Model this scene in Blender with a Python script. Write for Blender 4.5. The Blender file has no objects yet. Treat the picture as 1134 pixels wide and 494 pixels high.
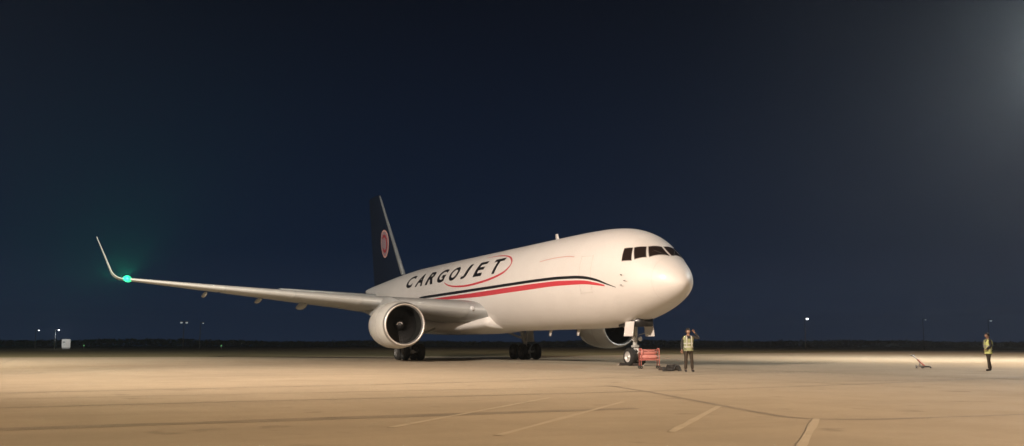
import bpy, bmesh, math, random
from mathutils import Vector, Matrix
random.seed(7)
PI = math.pi
SC = bpy.context.scene
COL = SC.collection

# ------------------------------------------------------------------ camera
CAM = Vector((37.67, -27.62, 1.075))
YAW, PITCH, ROLL = math.radians(154.47), math.radians(7.36), math.radians(0.053)
fw = Vector((math.cos(YAW)*math.cos(PITCH), math.sin(YAW)*math.cos(PITCH), math.sin(PITCH)))
rt = fw.cross(Vector((0, 0, 1))).normalized()
up = rt.cross(fw)
rt, up = rt*math.cos(ROLL)+up*math.sin(ROLL), up*math.cos(ROLL)-rt*math.sin(ROLL)
cd = bpy.data.cameras.new('camera')
cd.sensor_width = 36.0
cd.lens = 1047.3/1134*36
cd.clip_start, cd.clip_end = 0.1, 5000
cam = bpy.data.objects.new('camera', cd)
COL.objects.link(cam)
cam.matrix_world = Matrix(((rt.x, up.x, -fw.x, CAM.x), (rt.y, up.y, -fw.y, CAM.y), (rt.z, up.z, -fw.z, CAM.z), (0, 0, 0, 1)))
SC.camera = cam

# ------------------------------------------------------------------ night sky
world = bpy.data.worlds.new('World')
SC.world = world
world.use_nodes = True
wn, wl = world.node_tree.nodes, world.node_tree.links
wn.clear()
w_out = wn.new('ShaderNodeOutputWorld')
w_bg = wn.new('ShaderNodeBackground')
w_tc = wn.new('ShaderNodeTexCoord')
w_sep = wn.new('ShaderNodeSeparateXYZ')
w_rmp = wn.new('ShaderNodeValToRGB')
wl.new(w_tc.outputs['Generated'], w_sep.inputs[0])
wl.new(w_sep.outputs['Z'], w_rmp.inputs[0])
wl.new(w_rmp.outputs[0], w_bg.inputs['Color'])
wl.new(w_bg.outputs[0], w_out.inputs['Surface'])
el = w_rmp.color_ramp.elements
el[0].position, el[0].color = 0.0, (0.019, 0.036, 0.076, 1)
el[1].position, el[1].color = 1.0, (0.0006, 0.0018, 0.006, 1)
e = el.new(0.10); e.color = (0.0045, 0.0150, 0.042, 1)
e = el.new(0.35); e.color = (0.0003, 0.0036, 0.0135, 1)
w_bg.inputs['Strength'].default_value = 0.15

# ------------------------------------------------------------------ exposure
SC.render.engine = 'CYCLES'
SC.view_settings.view_transform = 'Standard'
SC.view_settings.look = 'None'
SC.view_settings.gamma = 1.0
SC.view_settings.exposure = 2.0
SC.view_settings.use_curve_mapping = False
SC.cycles.use_denoising = True
SC.cycles.max_bounces = 6
SC.cycles.diffuse_bounces = 3
SC.cycles.glossy_bounces = 3
SC.cycles.volume_bounces = 0
SC.cycles.sample_clamp_indirect = 4.0
SC.cycles.caustics_reflective = False
SC.cycles.caustics_refractive = False

# flood masts: base, height, lamps (aim point, watts, colour, own beam if any), beam angle in degrees; their lights are made in flood_mast()
WARM, PEACH, NEUTRAL, COOL = (1.0, .80, .64), (1.0, .70, .43), (.96, .95, .86), (.93, .98, .96)
MASTS = [
    dict(base=(16, -50), h=22, lamps=[((-14, -4, 3), 24000, WARM), ((-6, 14, 0), 20000, WARM), ((-42, -16, 3), 13000, NEUTRAL), ((-32, -45, 0), 60000, PEACH), ((-110, -30, 0), 80000, NEUTRAL)], beam=80,
         label='tall steel floodlight mast on the apron off the starboard wing'),
    dict(base=(92, 18), h=25, lamps=[((-4, 44, 0), 220000, PEACH), ((-60, 62, 0), 340000, PEACH), ((-36, -54, 0), 190000, PEACH)], beam=42,
         label='tall steel floodlight mast ahead of the airplane nose'),
    dict(base=(-.5, 35.6), h=23, lamps=[((6, 10, 0), 7000, COOL), ((-40, 45, 0), 27000, COOL), ((-24, 26, 0), 7000, PEACH, 90), ((14, 18, 0), 10000, PEACH, 90)], beam=150,
         label='tall steel floodlight mast off the port side of the nose'),
]

# ------------------------------------------------------------------ helpers
def obj(name, me, mat=None, parent=None, smooth=True):
    if isinstance(me, MB):
        me = me.mesh(name)
    o = bpy.data.objects.new(name, me)
    COL.objects.link(o)
    if mat is not None:
        me.materials.append(mat)
    if parent is not None:
        o.parent = parent
    if smooth:
        for p in me.polygons: p.use_smooth = True
    return o

def empty(name, loc=(0, 0, 0), rz=0.0, label=None, cat=None, group=None):
    o = bpy.data.objects.new(name, None)
    COL.objects.link(o)
    o.location = loc
    o.rotation_euler = (0, 0, rz)
    o.empty_display_size = .3
    tag(o, label, cat, group)
    return o

def tag(o, label=None, cat=None, group=None, kind=None):
    if label: o['label'] = label
    if cat: o['category'] = cat
    if group: o['group'] = group
    if kind: o['kind'] = kind
    return o

class MB:
    """collects shapes; mesh() makes one mesh"""
    def __init__(self):
        self.v, self.f = [], []
    def add(self, vs, fs):
        b = len(self.v)
        self.v += [tuple(p) for p in vs]
        self.f += [tuple(i+b for i in f) for f in fs]
        return self
    def box(self, c, d, rz=0, bevel=0, mat=None):
        bm = bmesh.new()
        bmesh.ops.create_cube(bm, size=1)
        bmesh.ops.scale(bm, vec=d, verts=bm.verts)
        if bevel:
            bmesh.ops.bevel(bm, geom=bm.edges[:], offset=bevel, segments=2, affect='EDGES')
        M = Matrix.Translation(c) @ (mat or Matrix.Rotation(rz, 4, 'Z'))
        bm.transform(M)
        bm.verts.index_update()
        self.add([v.co for v in bm.verts], [[v.index for v in f.verts] for f in bm.faces])
        bm.free()
        return self
    def tube(self, pts, r, n=12, caps=True):
        pts = [Vector(p) for p in pts]
        rs = r if isinstance(r, (list, tuple)) else [r]*len(pts)
        t0 = (pts[1]-pts[0]).normalized()
        a = t0.cross(Vector((0, 0, 1)))
        if a.length < 1e-3: a = t0.cross(Vector((0, 1, 0)))
        a.normalize()
        vs, fs = [], []
        for i, p in enumerate(pts):
            t = (pts[min(i+1, len(pts)-1)]-pts[max(i-1, 0)]).normalized()
            a = (a-t*a.dot(t)).normalized()
            b = t.cross(a)
            for k in range(n):
                g = 2*PI*k/n
                vs.append(p+(a*math.cos(g)+b*math.sin(g))*rs[i])
        for i in range(len(pts)-1):
            for k in range(n):
                fs.append((i*n+k, i*n+(k+1) % n, (i+1)*n+(k+1) % n, (i+1)*n+k))
        if caps:
            fs.append(tuple(range(n))[::-1])
            fs.append(tuple((len(pts)-1)*n+k for k in range(n)))
        return self.add(vs, fs)
    def lathe(self, prof, o=(0, 0, 0), axis='X', n=32, ry=1, rz=1):
        """prof: (along, radius)"""
        vs, fs = [], []
        for (t, r) in prof:
            for k in range(n):
                g = 2*PI*k/n
                c, s = r*math.cos(g), r*math.sin(g)
                p = {'X': (t, c*ry, s*rz), 'Y': (c, t, s), 'Z': (c, s, t)}[axis]
                vs.append((p[0]+o[0], p[1]+o[1], p[2]+o[2]))
        for i in range(len(prof)-1):
            for k in range(n):
                fs.append((i*n+k, i*n+(k+1) % n, (i+1)*n+(k+1) % n, (i+1)*n+k))
        return self.add(vs, fs)
    def loft(self, rings, closed=True, cap0=True, cap1=True):
        n = len(rings[0])
        vs = [p for r in rings for p in r]
        fs = []
        for i in range(len(rings)-1):
            for k in range(n if closed else n-1):
                fs.append((i*n+k, i*n+(k+1) % n, (i+1)*n+(k+1) % n, (i+1)*n+k))
        if closed and cap0: fs.append(tuple(range(n))[::-1])
        if closed and cap1: fs.append(tuple((len(rings)-1)*n+k for k in range(n)))
        return self.add(vs, fs)
    def mesh(self, name):
        me = bpy.data.meshes.new(name)
        me.from_pydata(self.v, [], self.f)
        bm = bmesh.new(); bm.from_mesh(me)
        bmesh.ops.recalc_face_normals(bm, faces=bm.faces)
        bm.to_mesh(me); bm.free()
        me.validate()
        return me

def sharp(o, deg=35):
    o.data.set_sharp_from_angle(angle=math.radians(deg))
    return o

# ------------------------------------------------------------------ materials
def mat(name, col, rough=.6, metal=0, coat=0, noise=None, bump=None, spec=.5, emit=None, alpha=None):
    """noise: (scale, amount, second colour)  bump: (scale, strength)"""
    m = bpy.data.materials.new(name)
    m.use_nodes = True
    n, l = m.node_tree.nodes, m.node_tree.links
    b = n['Principled BSDF']
    b.inputs['Base Color'].default_value = (*col, 1)
    b.inputs['Roughness'].default_value = rough
    b.inputs['Metallic'].default_value = metal
    b.inputs['Coat Weight'].default_value = coat
    b.inputs['Coat Roughness'].default_value = .05
    b.inputs['Specular IOR Level'].default_value = spec
    tc = n.new('ShaderNodeTexCoord')
    if noise:
        t = n.new('ShaderNodeTexNoise')
        t.inputs['Scale'].default_value = noise[0]
        t.inputs['Detail'].default_value = 6
        t.inputs['Roughness'].default_value = .65
        l.new(tc.outputs['Object'], t.inputs['Vector'])
        r = n.new('ShaderNodeMapRange')
        r.inputs[1].default_value, r.inputs[2].default_value = .35, .75
        r.inputs[3].default_value, r.inputs[4].default_value = 0, noise[1]
        l.new(t.outputs['Fac'], r.inputs[0])
        x = n.new('ShaderNodeMix'); x.data_type = 'RGBA'
        x.inputs['A'].default_value = (*col, 1)
        x.inputs['B'].default_value = (*noise[2], 1)
        l.new(r.outputs[0], x.inputs['Factor'])
        l.new(x.outputs['Result'], b.inputs['Base Color'])
    if bump:
        t = n.new('ShaderNodeTexNoise')
        t.inputs['Scale'].default_value = bump[0]
        t.inputs['Detail'].default_value = 5
        l.new(tc.outputs['Object'], t.inputs['Vector'])
        u = n.new('ShaderNodeBump')
        u.inputs['Strength'].default_value = bump[1]
        u.inputs['Distance'].default_value = .02
        l.new(t.outputs['Fac'], u.inputs['Height'])
        l.new(u.outputs['Normal'], b.inputs['Normal'])
    if emit:
        b.inputs['Emission Color'].default_value = (*emit[0], 1)
        b.inputs['Emission Strength'].default_value = emit[1]
        m.cycles.emission_sampling = 'NONE'
    return m

M = {
    'white': mat('white_paint', (.76, .745, .73), .48, coat=.22, noise=(.55, .4, (.66, .64, .62)), bump=(.9, .06)),
    'grey': mat('wing_grey_paint', (.36, .375, .38), .45, coat=.1, noise=(.8, .4, (.30, .31, .31))),
    'nacelle': mat('nacelle_white_paint', (.66, .66, .63), .36, coat=.3, noise=(1.2, .35, (.54, .53, .50))),
    'slatpaint': mat('slat_light_grey', (.42, .43, .43), .42, metal=.15, noise=(2, .4, (.36, .37, .37))),
    'finedge': mat('fin_edge_grey', (.20, .21, .22), .5),
    'metal': mat('bare_aluminium', (.66, .66, .66), .52, metal=1, noise=(3, .4, (.55, .55, .55))),
    'darkmetal': mat('dark_titanium', (.14, .135, .13), .45, metal=.9),
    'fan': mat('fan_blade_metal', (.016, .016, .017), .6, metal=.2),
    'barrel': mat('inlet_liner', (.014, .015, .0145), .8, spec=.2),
    'paleseam': mat('pale_seam', (.50, .48, .45), .5),
    'black': mat('black_decal', (.012, .012, .014), .35, coat=.3),
    'navy': mat('black_navy_paint', (.007, .013, .030), .65, spec=.12),
    'red': mat('red_decal', (.60, .055, .075), .45, coat=.2),
    'darkred': mat('dark_red_logo', (.30, .03, .045), .55),
    'pink': mat('faded_red_line', (.62, .33, .30), .4),
    'palelogo': mat('pale_logo', (.27, .19, .215), .6),
    'glass': mat('cockpit_glass', (.022, .014, .012), .07, spec=.8),
    'seal': mat('window_seal', (.30, .28, .27), .5),
    'tyre': mat('tyre_rubber', (.018, .018, .018), .8, noise=(6, .6, (.035, .033, .03))),
    'darkrim': mat('dark_wheel_rim', (.10, .10, .10), .5, noise=(5, .5, (.2, .2, .19))),
    'rim': mat('wheel_rim', (.55, .55, .54), .4, metal=.3),
    'strut': mat('gear_grey_paint', (.50, .51, .50), .4, noise=(5, .4, (.36, .36, .35))),
    'chrome': mat('chrome_piston', (.8, .8, .8), .12, metal=1),
    'green': mat('green_lens', (.0, .4, .25), .3, emit=((.03, .50, .18), .55)),
    'redlens': mat('red_lens', (.5, .02, .02), .3, emit=((1.0, .05, .03), 6)),
    'lens': mat('clear_lens', (.7, .72, .75), .1),
    'farsteel': mat('dark_pole_steel', (.06, .065, .065), .7),  # even dark tone, chosen so the far poles hardly show
    'steel': mat('galvanised_steel', (.33, .34, .34), .5, metal=.6),
    'lamp': mat('lit_lamp', (.9, .9, .9), .4, emit=((.85, .92, 1.0), 0.8)),
    'lampdim': mat('faint_lit_lamp', (.9, .9, .9), .4, emit=((.6, .78, .85), .05)),
    'lampgreen': mat('faint_green_lamp', (.2, .9, .4), .4, emit=((.35, .9, .35), .035)),
    'flood': mat('flood_lens', (.9, .9, .9), .3, emit=((1, .9, .75), 60)),
    'hut': mat('hut_white', (.74, .75, .73), .55, noise=(1.5, .3, (.6, .6, .58))),
    'hutdark': mat('hut_grey', (.22, .23, .23), .6),
    'cartred': mat('cart_red', (.50, .13, .11), .6, noise=(5, .7, (.58, .28, .24))),
    'whiteband': mat('white_band', (.75, .73, .70), .5),
    'rubber': mat('black_rubber', (.02, .018, .016), .7),
    'chock': mat('chock_rubber', (.035, .025, .02), .8),
    'skin': mat('skin', (.28, .16, .11), .55),
    'hair': mat('dark_hair', (.012, .010, .009), .7),
    'eye': mat('eye', (.6, .6, .58), .3),
    'vest': mat('hi_vis_fabric', (.29, .32, .18), .8, noise=(9, .5, (.25, .27, .17))),
    'brightvest': mat('bright_hi_vis_fabric', (.72, .78, .30), .75, noise=(9, .5, (.64, .69, .28))),
    'bottle': mat('faded_pink_red_paint', (.55, .20, .18), .5, noise=(6, .6, (.60, .34, .30))),
    'tape': mat('reflective_tape', (.48, .49, .46), .4),
    'darkcloth': mat('dark_fabric', (.022, .022, .026), .85, noise=(12, .5, (.035, .033, .032))),
    'trouser': mat('dark_trousers', (.035, .026, .018), .85, noise=(12, .5, (.05, .036, .024))),
    'boot': mat('black_boot', (.014, .013, .012), .6),
}

# ================================================================== SETTING
def grass_material():
    m = mat('dry_grass', (.19, .175, .10), .95, noise=(.06, .9, (.26, .22, .13)), bump=(3, .8), spec=.1)
    return m

def concrete_material():
    m = bpy.data.materials.new('apron_concrete')
    m.use_nodes = True
    n, l = m.node_tree.nodes, m.node_tree.links
    b = n['Principled BSDF']
    tc = n.new('ShaderNodeTexCoord')
    def noise(scale, detail, rough=.6, sx=1, sy=1, rot=0):
        mp = n.new('ShaderNodeMapping')
        mp.inputs['Scale'].default_value = (sx, sy, 1)
        mp.inputs['Rotation'].default_value = (0, 0, rot)
        l.new(tc.outputs['Object'], mp.inputs[0])
        t = n.new('ShaderNodeTexNoise')
        t.inputs['Scale'].default_value = scale
        t.inputs['Detail'].default_value = detail
        t.inputs['Roughness'].default_value = rough
        l.new(mp.outputs[0], t.inputs['Vector'])
        return t.outputs['Fac']
    def rng(x, a, b_, c, d):
        r = n.new('ShaderNodeMapRange')
        for i, k in enumerate((a, b_, c, d)): r.inputs[i+1].default_value = k
        l.new(x, r.inputs[0]); return r.outputs[0]
    def mix(fac, a, c, blend='MIX'):
        x = n.new('ShaderNodeMix'); x.data_type = 'RGBA'; x.blend_type = blend
        l.new(fac, x.inputs['Factor'])
        for s, k in (('A', a), ('B', c)):
            if isinstance(k, tuple): x.inputs[s].default_value = (*k, 1)
            else: l.new(k, x.inputs[s])
        return x.outputs['Result']
    big = noise(.045, 4)
    mid = noise(.5, 6, .7)
    fine = noise(14, 4, .7)
    streak = noise(.35, 5, .6, 1, .12, .5)
    c = mix(rng(big, .38, .62, 0, 1), (.48, .40, .295), (.40, .335, .25))
    c = mix(rng(mid, .45, .8, 0, .55), c, (.27, .235, .175))
    c = mix(rng(streak, .56, .75, 0, .45), c, (.23, .20, .15))
    c = mix(rng(fine, .3, .75, 0, .5), c, (.30, .26, .195))
    # every slab has its own tone
    sn = n.new('ShaderNodeVectorMath'); sn.operation = 'SNAP'
    sn.inputs[1].default_value = (7.6, 7.6, 50)
    sh = n.new('ShaderNodeVectorMath'); sh.operation = 'ADD'
    sh.inputs[1].default_value = (-.95, 0, 20)
    l.new(tc.outputs['Object'], sh.inputs[0]); l.new(sh.outputs[0], sn.inputs[0])
    wnz = n.new('ShaderNodeTexWhiteNoise'); l.new(sn.outputs[0], wnz.inputs['Vector'])
    c = mix(rng(wnz.outputs['Value'], 0, 1, 0, .3), c, (.32, .27, .20))
    # oil and water stains
    spot = noise(.9, 3, .5)
    c = mix(rng(spot, .64, .72, 0, .5), c, (.19, .165, .125))
    spot2 = noise(.22, 5, .62, 1, .6, .3)
    c = mix(rng(spot2, .56, .70, 0, .5), c, (.28, .24, .18))
    l.new(c, b.inputs['Base Color'])
    l.new(rng(mid, .3, .8, .72, .9), b.inputs['Roughness'])
    b.inputs['Specular IOR Level'].default_value = .25
    u = n.new('ShaderNodeBump')
    u.inputs['Strength'].default_value = .35
    u.inputs['Distance'].default_value = .01
    l.new(fine, u.inputs['Height'])
    l.new(u.outputs['Normal'], b.inputs['Normal'])
    return m

def sheet(name, pts, z, mt, kind=None, parent=None):
    me = bpy.data.meshes.new(name)
    me.from_pydata([(x, y, z) for x, y in pts], [], [tuple(range(len(pts)))])
    o = obj(name, me, mt, parent, smooth=False)
    if kind: o['kind'] = kind
    return o

sheet('ground', [(-950, -600), (450, -600), (450, 800), (-950, 800)], 0, grass_material(), 'structure')
edge = [(-62, -140), (-53.5, -32), (-51, -17), (-48.7, -2), (-46.5, 17), (-62, 52), (-92, 117), (-130, 210), (-190, 380)]
apron = sheet('apron', edge + [(250, 380), (250, -140)], .004, concrete_material(), 'structure')
M['sealant'] = mat('joint_sealant', (.22, .185, .14), .75, noise=(1.2, .95, (.33, .28, .21)))
M['paint'] = mat('worn_white_paint', (.485, .42, .32), .75, noise=(1.6, 1.0, (.39, .33, .245)))
M['rubbermark'] = mat('tyre_mark', (.26, .22, .165), .75, noise=(.8, 1.0, (.38, .325, .245)))

def ribbon(name, pts, wid, z, mt, parent):
    """narrow strip along a polyline lying on the apron"""
    v, f = [], []
    P = [Vector((p[0], p[1], 0)) for p in pts]
    for i, p in enumerate(P):
        t = (P[min(i+1, len(P)-1)]-P[max(i-1, 0)]).normalized()
        s = Vector((-t.y, t.x, 0))
        w = wid*(.5+.12*random.uniform(-1, 1))
        v += [(p+s*w+Vector((0, 0, z)))[:], (p-s*w+Vector((0, 0, z)))[:]]
        if i: f.append((2*i-2, 2*i-1, 2*i+1, 2*i))
    me = bpy.data.meshes.new(name); me.from_pydata(v, [], f)
    return obj(name, me, mt, parent, smooth=False)

def line(a, b, n=14, jit=0.0):
    return [(a[0]+(b[0]-a[0])*i/n+random.uniform(-jit, jit), a[1]+(b[1]-a[1])*i/n+random.uniform(-jit, jit)) for i in range(n+1)]

# sealed joints and long dark marks that the photograph shows on the concrete
ribbon('joint_seal', line((23.85, -60), (23.75, -18.6), 40, .02), .44, .007, M['sealant'], apron)
ribbon('joint_seal', line((16.2, -60), (16.1, 30), 40, .02), .10, .007, M['sealant'], apron)
def smooth_path(P, k=6):
    out = []
    for i in range(len(P)-1):
        p0, p1, p2, p3 = P[max(i-1, 0)], P[i], P[i+1], P[min(i+2, len(P)-1)]
        for j in range(k):
            t = j/k
            out.append(tuple(.5*(2*p1[a]+(p2[a]-p0[a])*t+(2*p0[a]-5*p1[a]+4*p2[a]-p3[a])*t*t+(3*p1[a]-p0[a]-3*p2[a]+p3[a])*t**3) for a in (0, 1)))
    return out+[P[-1]]
ribbon('tyre_mark', smooth_path([(15.5, -14.2), (18.9, -15.15), (21.1, -15.9), (23.6, -16.75), (25.4, -17.35), (26.6, -17.6), (27.2, -16.9), (27.4, -15.4), (27.5, -13.8), (27.6, -8)]), .15, .007, M['sealant'], apron)
ribbon('tyre_mark', smooth_path([(14, -36), (13, -24), (11.5, -15), (9, -8), (7, 0), (6, 12)]), .28, .0085, M['rubbermark'], apron)
ribbon('tyre_mark', smooth_path([(19.5, -40), (19, -26), (18.6, -14), (17, -4), (14, 8)]), .22, .0085, M['rubbermark'], apron)
M['joint'] = mat('thin_joint_filler', (.20, .175, .135), .8, noise=(.7, .9, (.33, .285, .215)))
for x in (31.4, 8.6, 1.0, -6.6, -14.2):
    ribbon('joint_seal', line((x, -70), (x, 70), 30, .006), .05, .006, M['joint'], apron)
for y in (-38, -30.4, -7.6, 7.6, 15.2, 22.8):
    ribbon('joint_seal', line((36, y), (-46, y), 30, .006), .05, .0065, M['joint'], apron)
# faded diagonal hatch stripes
for a, b in (((29.9, -20.6), (26.85, -17.5)), ((27.7, -20.66), (23.9, -16.98)), ((27.2, -22.8), (22.05, -17.8)), ((25.6, -23.6), (20.2, -18.4))):
    ribbon('hatch_stripe', line(a, b, 8, .004), .11, .0095, M['paint'], apron)
ribbon('lead_in_line', line((40, 0.0), (-40, 0.0), 30), .15, .011, mat('worn_yellow_paint', (.30, .24, .10), .75, noise=(2, .9, (.26, .245, .20))), apron)

# far wood behind the field: one mass of leaf clumps
def tree_line():
    v, f = [], []
    for i in range(900):
        a = math.radians(104 + 106*i/899 + random.uniform(-.04, .04))
        d = random.uniform(560, 590)
        c = Vector((CAM.x+d*math.cos(a), CAM.y+d*math.sin(a), 0))
        H = random.uniform(2.9, 3.7)*(1.0+.13*math.sin(i*.055)+.10*math.sin(i*.021+1))
        R = random.uniform(1.6, 2.6)
        for k in range(90):
            g, h = random.uniform(0, 2*PI), random.random()**.8
            rr = R*math.sqrt(random.random())*(1.0-.5*h**3)
            p = c+Vector((rr*math.cos(g), rr*math.sin(g), .1+H*h))
            b = len(v)
            for q in range(3):
                v.append((p+Vector((random.gauss(0, .5), random.gauss(0, .5), random.gauss(0, .35))))[:])
            f.append((b, b+1, b+2))
    me = bpy.data.meshes.new('far_tree_line'); me.from_pydata(v, [], f)
    o = obj('far_tree_line', me, mat('far_foliage', (.03, .045, .025), .9), smooth=False)
    tag(o, 'dark line of far trees along the horizon beyond the field', 'trees', kind='stuff')
tree_line()

# ================================================================== AIRPLANE
def pchip(xs, ys):
    n=len(xs); h=[xs[i+1]-xs[i] for i in range(n-1)]; d=[(ys[i+1]-ys[i])/h[i] for i in range(n-1)]
    m=[0]*n; m[0]=d[0]; m[-1]=d[-1]
    for i in range(1,n-1):
        if d[i-1]*d[i]<=0: m[i]=0
        else:
            w1=2*h[i]+h[i-1]; w2=h[i]+2*h[i-1]; m[i]=(w1+w2)/(w1/d[i-1]+w2/d[i])
    def f(x):
        if x<=xs[0]: return ys[0]
        if x>=xs[-1]: return ys[-1]
        i=0
        while x>xs[i+1]: i+=1
        t=(x-xs[i])/h[i]
        return ((1+2*t)*(1-t)**2*ys[i]+t*(1-t)**2*h[i]*m[i]+t*t*(3-2*t)*ys[i+1]+t*t*(t-1)*h[i]*m[i+1])
    return f
S0=0.35
ST =[0, .05,.2, .5, 1.0,1.6,2.4,3.4,5.0,7.0,9.5,22,35.5, 38.5, 41.5,  44.5, 47.5, 50.5, 53.1]
TOP=[4.16,4.36,4.60,4.93,5.33,5.75,6.36,6.93,7.33,7.48,7.52,7.48,7.40,7.30,7.17,7.02,6.86,6.7,6.5]
BOT=[4.16,3.98,3.78,3.54,3.27,3.02,2.75,2.47,2.18,2.03,2.0,2.0,2.0,2.25,3.0,3.9,4.7,5.45,6.1]
HW =[0, .21,.43,.74,1.12,1.47,1.84,2.14,2.38,2.48,2.515,2.515,2.515,2.42,2.08,1.60,1.1,.62,.25]
ZM =[4.16,4.16,4.17,4.21,4.28,4.36,4.46,4.56,4.66,4.72,4.74,4.74,4.72,4.82,5.1,5.4,5.7,6.0,6.3]
Q=[math.sqrt(s) for s in ST]
fT,fB,fW,fM=[pchip(Q,a) for a in (TOP,BOT,HW,ZM)]
def fus(s,phi,off=0.0):
    """world point; phi from the crown (0) over starboard (pi/2) to the keel (pi)"""
    q=math.sqrt(max(s-S0,0)); w=fW(q); m=fM(q); h=(fT(q)-m) if math.cos(phi)>=0 else (m-fB(q))
    p=[-s,-w*math.sin(phi),m+h*math.cos(phi)]
    if off:
        a=fus(s,phi+1e-3); b=fus(s,phi-1e-3); e=1e-3
        c=fus(s+e,phi); d=fus(max(s-e,S0),phi)
        u=[a[i]-b[i] for i in range(3)]; v=[c[i]-d[i] for i in range(3)]
        n=[u[1]*v[2]-u[2]*v[1],u[2]*v[0]-u[0]*v[2],u[0]*v[1]-u[1]*v[0]]
        l=math.sqrt(sum(k*k for k in n)) or 1
        n=[k/l for k in n]
        # outward
        if n[1]*(-math.sin(phi))+n[2]*math.cos(phi)<0: n=[-k for k in n]
        p=[p[i]+off*n[i] for i in range(3)]
    return p

plane = empty('cargo_airplane', (0, 0, 0), 0, 'white twin-engine cargo jet with black and red side stripes parked on the apron', 'airplane')

def stations():
    L = [S0+.0008]
    q = .05
    while q*q < 9.5:
        L.append(S0+q*q); q += .055
    s = S0+9.9
    while s < S0+53.1:
        L.append(s); s += .6
    L.append(S0+53.1)
    return L
NF = 112
mb = MB()
mb.loft([[fus(s, 2*PI*k/NF) for k in range(NF)] for s in stations()])
fuselage = obj('fuselage', mb, M['white'], plane)
# belly fairing at the wing root
def fairing_ring(s):
    t = min(max((s-19.6)/5.5, 0), 1); u = min(max((36.0-s)/5.5, 0), 1)
    k = math.sin(PI/2*t)*math.sin(PI/2*u)
    w = 2.05+.62*k; zb = 2.16-.30*k; zt = 3.15
    return [(-s, w*abs(math.cos(g))**.7*(1 if math.cos(g) > 0 else -1), (zt+zb)/2+(zt-zb)/2*abs(math.sin(g))**.7*(1 if math.sin(g) > 0 else -1)) for g in [2*PI*i/40 for i in range(40)]]
obj('belly_fairing', MB().loft([fairing_ring(19.6+i*16.4/30) for i in range(31)]), M['white'], plane)

# ---- livery on the fuselage: thin film patches lying on the skin
def strip_patch(name, up_, lo_, mt, off=.009, n=120, mirror=False):
    sg = -1 if mirror else 1
    fu = pchip([-p[0] for p in up_], [p[1] for p in up_])
    fl = pchip([-p[0] for p in lo_], [p[1] for p in lo_])
    a, b = -up_[0][0], -up_[-1][0]
    rows = []
    for i in range(n+1):
        t = a+(b-a)*i/n
        p, q = fu(t), fl(t)
        rows.append([fus(-t, sg*(p+(q-p)*j/4), off) for j in range(5)])
    return obj(name, MB().loft(rows, closed=False), mt, fuselage)
BT = [(31.5, 1.575), (30.77, 1.559), (24.85, 1.545), (20.04, 1.535), (15.81, 1.525), (12.05, 1.517), (9.78, 1.521), (7.71, 1.536), (6.3, 1.557), (5.04, 1.626), (4.21, 1.735), (3.6, 1.834)]
BB = [(31.5, 1.60), (30.77, 1.609), (24.85, 1.603), (20.03, 1.589), (15.8, 1.576), (12.05, 1.565), (9.77, 1.567), (7.71, 1.581), (6.3, 1.603), (5.06, 1.665), (4.22, 1.756), (3.6, 1.836)]
RT = [(28.5, 1.66), (26.62, 1.655), (20.05, 1.640), (15.81, 1.620), (12.05, 1.607), (9.78, 1.608), (7.72, 1.626), (6.32, 1.645), (5.07, 1.706), (4.4, 1.765)]
RB = [(28.5, 1.68), (26.64, 1.701), (20.11, 1.732), (15.86, 1.715), (12.09, 1.700), (9.81, 1.690), (7.75, 1.697), (6.34, 1.706), (5.09, 1.745), (4.4, 1.782)]
LN = [(11.6, 1.122), (10.6, 1.100), (9.42, 1.093), (8.4, 1.10), (7.5, 1.128)]
for mir in (False, True):
    strip_patch('stripe', [(s, p-.006) for s, p in BT], [(s, p+.006) for s, p in BB], M['black'], mirror=mir)
    strip_patch('stripe', [(s, p-.004) for s, p in RT], [(s, p+.014) for s, p in RB], M['red'], mirror=mir)
    strip_patch('thin_line', LN, [(s, p+.016) for s, p in LN], M['pink'], mirror=mir)

def arc_phi(v):
    """height v in metres above the lettering's base line -> angle on the barrel"""
    return 1.235-v/2.62

def surf_mesh(name, me, mt, s0, sgn=1, off=.010):
    """bends a flat mesh (u along the fuselage, v up) on to the skin"""
    bm = bmesh.new(); bm.from_mesh(me)
    bmesh.ops.triangulate(bm, faces=bm.faces)
    for _ in range(5):
        ed = [e for e in bm.edges if e.calc_length() > .16]
        if not ed: break
        bmesh.ops.subdivide_edges(bm, edges=ed, cuts=1)
        bmesh.ops.triangulate(bm, faces=bm.faces)
    for v in bm.verts:
        v.co = Vector(fus(s0-sgn*v.co.x, sgn*arc_phi(v.co.y), off))
    m2 = bpy.data.meshes.new(name); bm.to_mesh(m2); bm.free()
    return obj(name, m2, mt, fuselage, smooth=False)

def glyph(ch, width, height, bold, slant):
    cu = bpy.data.curves.new('glyph', 'FONT')
    cu.body = ch; cu.size = 1; cu.offset = bold; cu.shear = slant; cu.resolution_u = 4
    o = bpy.data.objects.new('glyph', cu); COL.objects.link(o)
    dg = bpy.context.evaluated_depsgraph_get()
    me = bpy.data.meshes.new_from_object(o.evaluated_get(dg))
    bpy.data.objects.remove(o)
    xs = [v.co.x for v in me.vertices]; ys = [v.co.y for v in me.vertices]
    for v in me.vertices:
        v.co.x = (v.co.x-(min(xs)+max(xs))/2)/(max(xs)-min(xs))*width
        v.co.y = (v.co.y-min(ys))/(max(ys)-min(ys))*height
        v.co.z = 0
    return me
LETTER_S = [34.5, 32.2, 29.9, 27.6, 25.2, 23.0, 20.6, 17.9]
for ch, s in zip('CARGOJET', LETTER_S):
    w = 1.25 if ch == 'J' else 1.62
    surf_mesh('letter', glyph(ch, w, 1.12, .035, .12), M['black'], s)
for ch, s in zip('CARGOJET', LETTER_S[::-1]):
    w = 1.25 if ch == 'J' else 1.62
    surf_mesh('letter', glyph(ch, w, 1.12, .035, .12), M['black'], s, sgn=-1)
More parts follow.
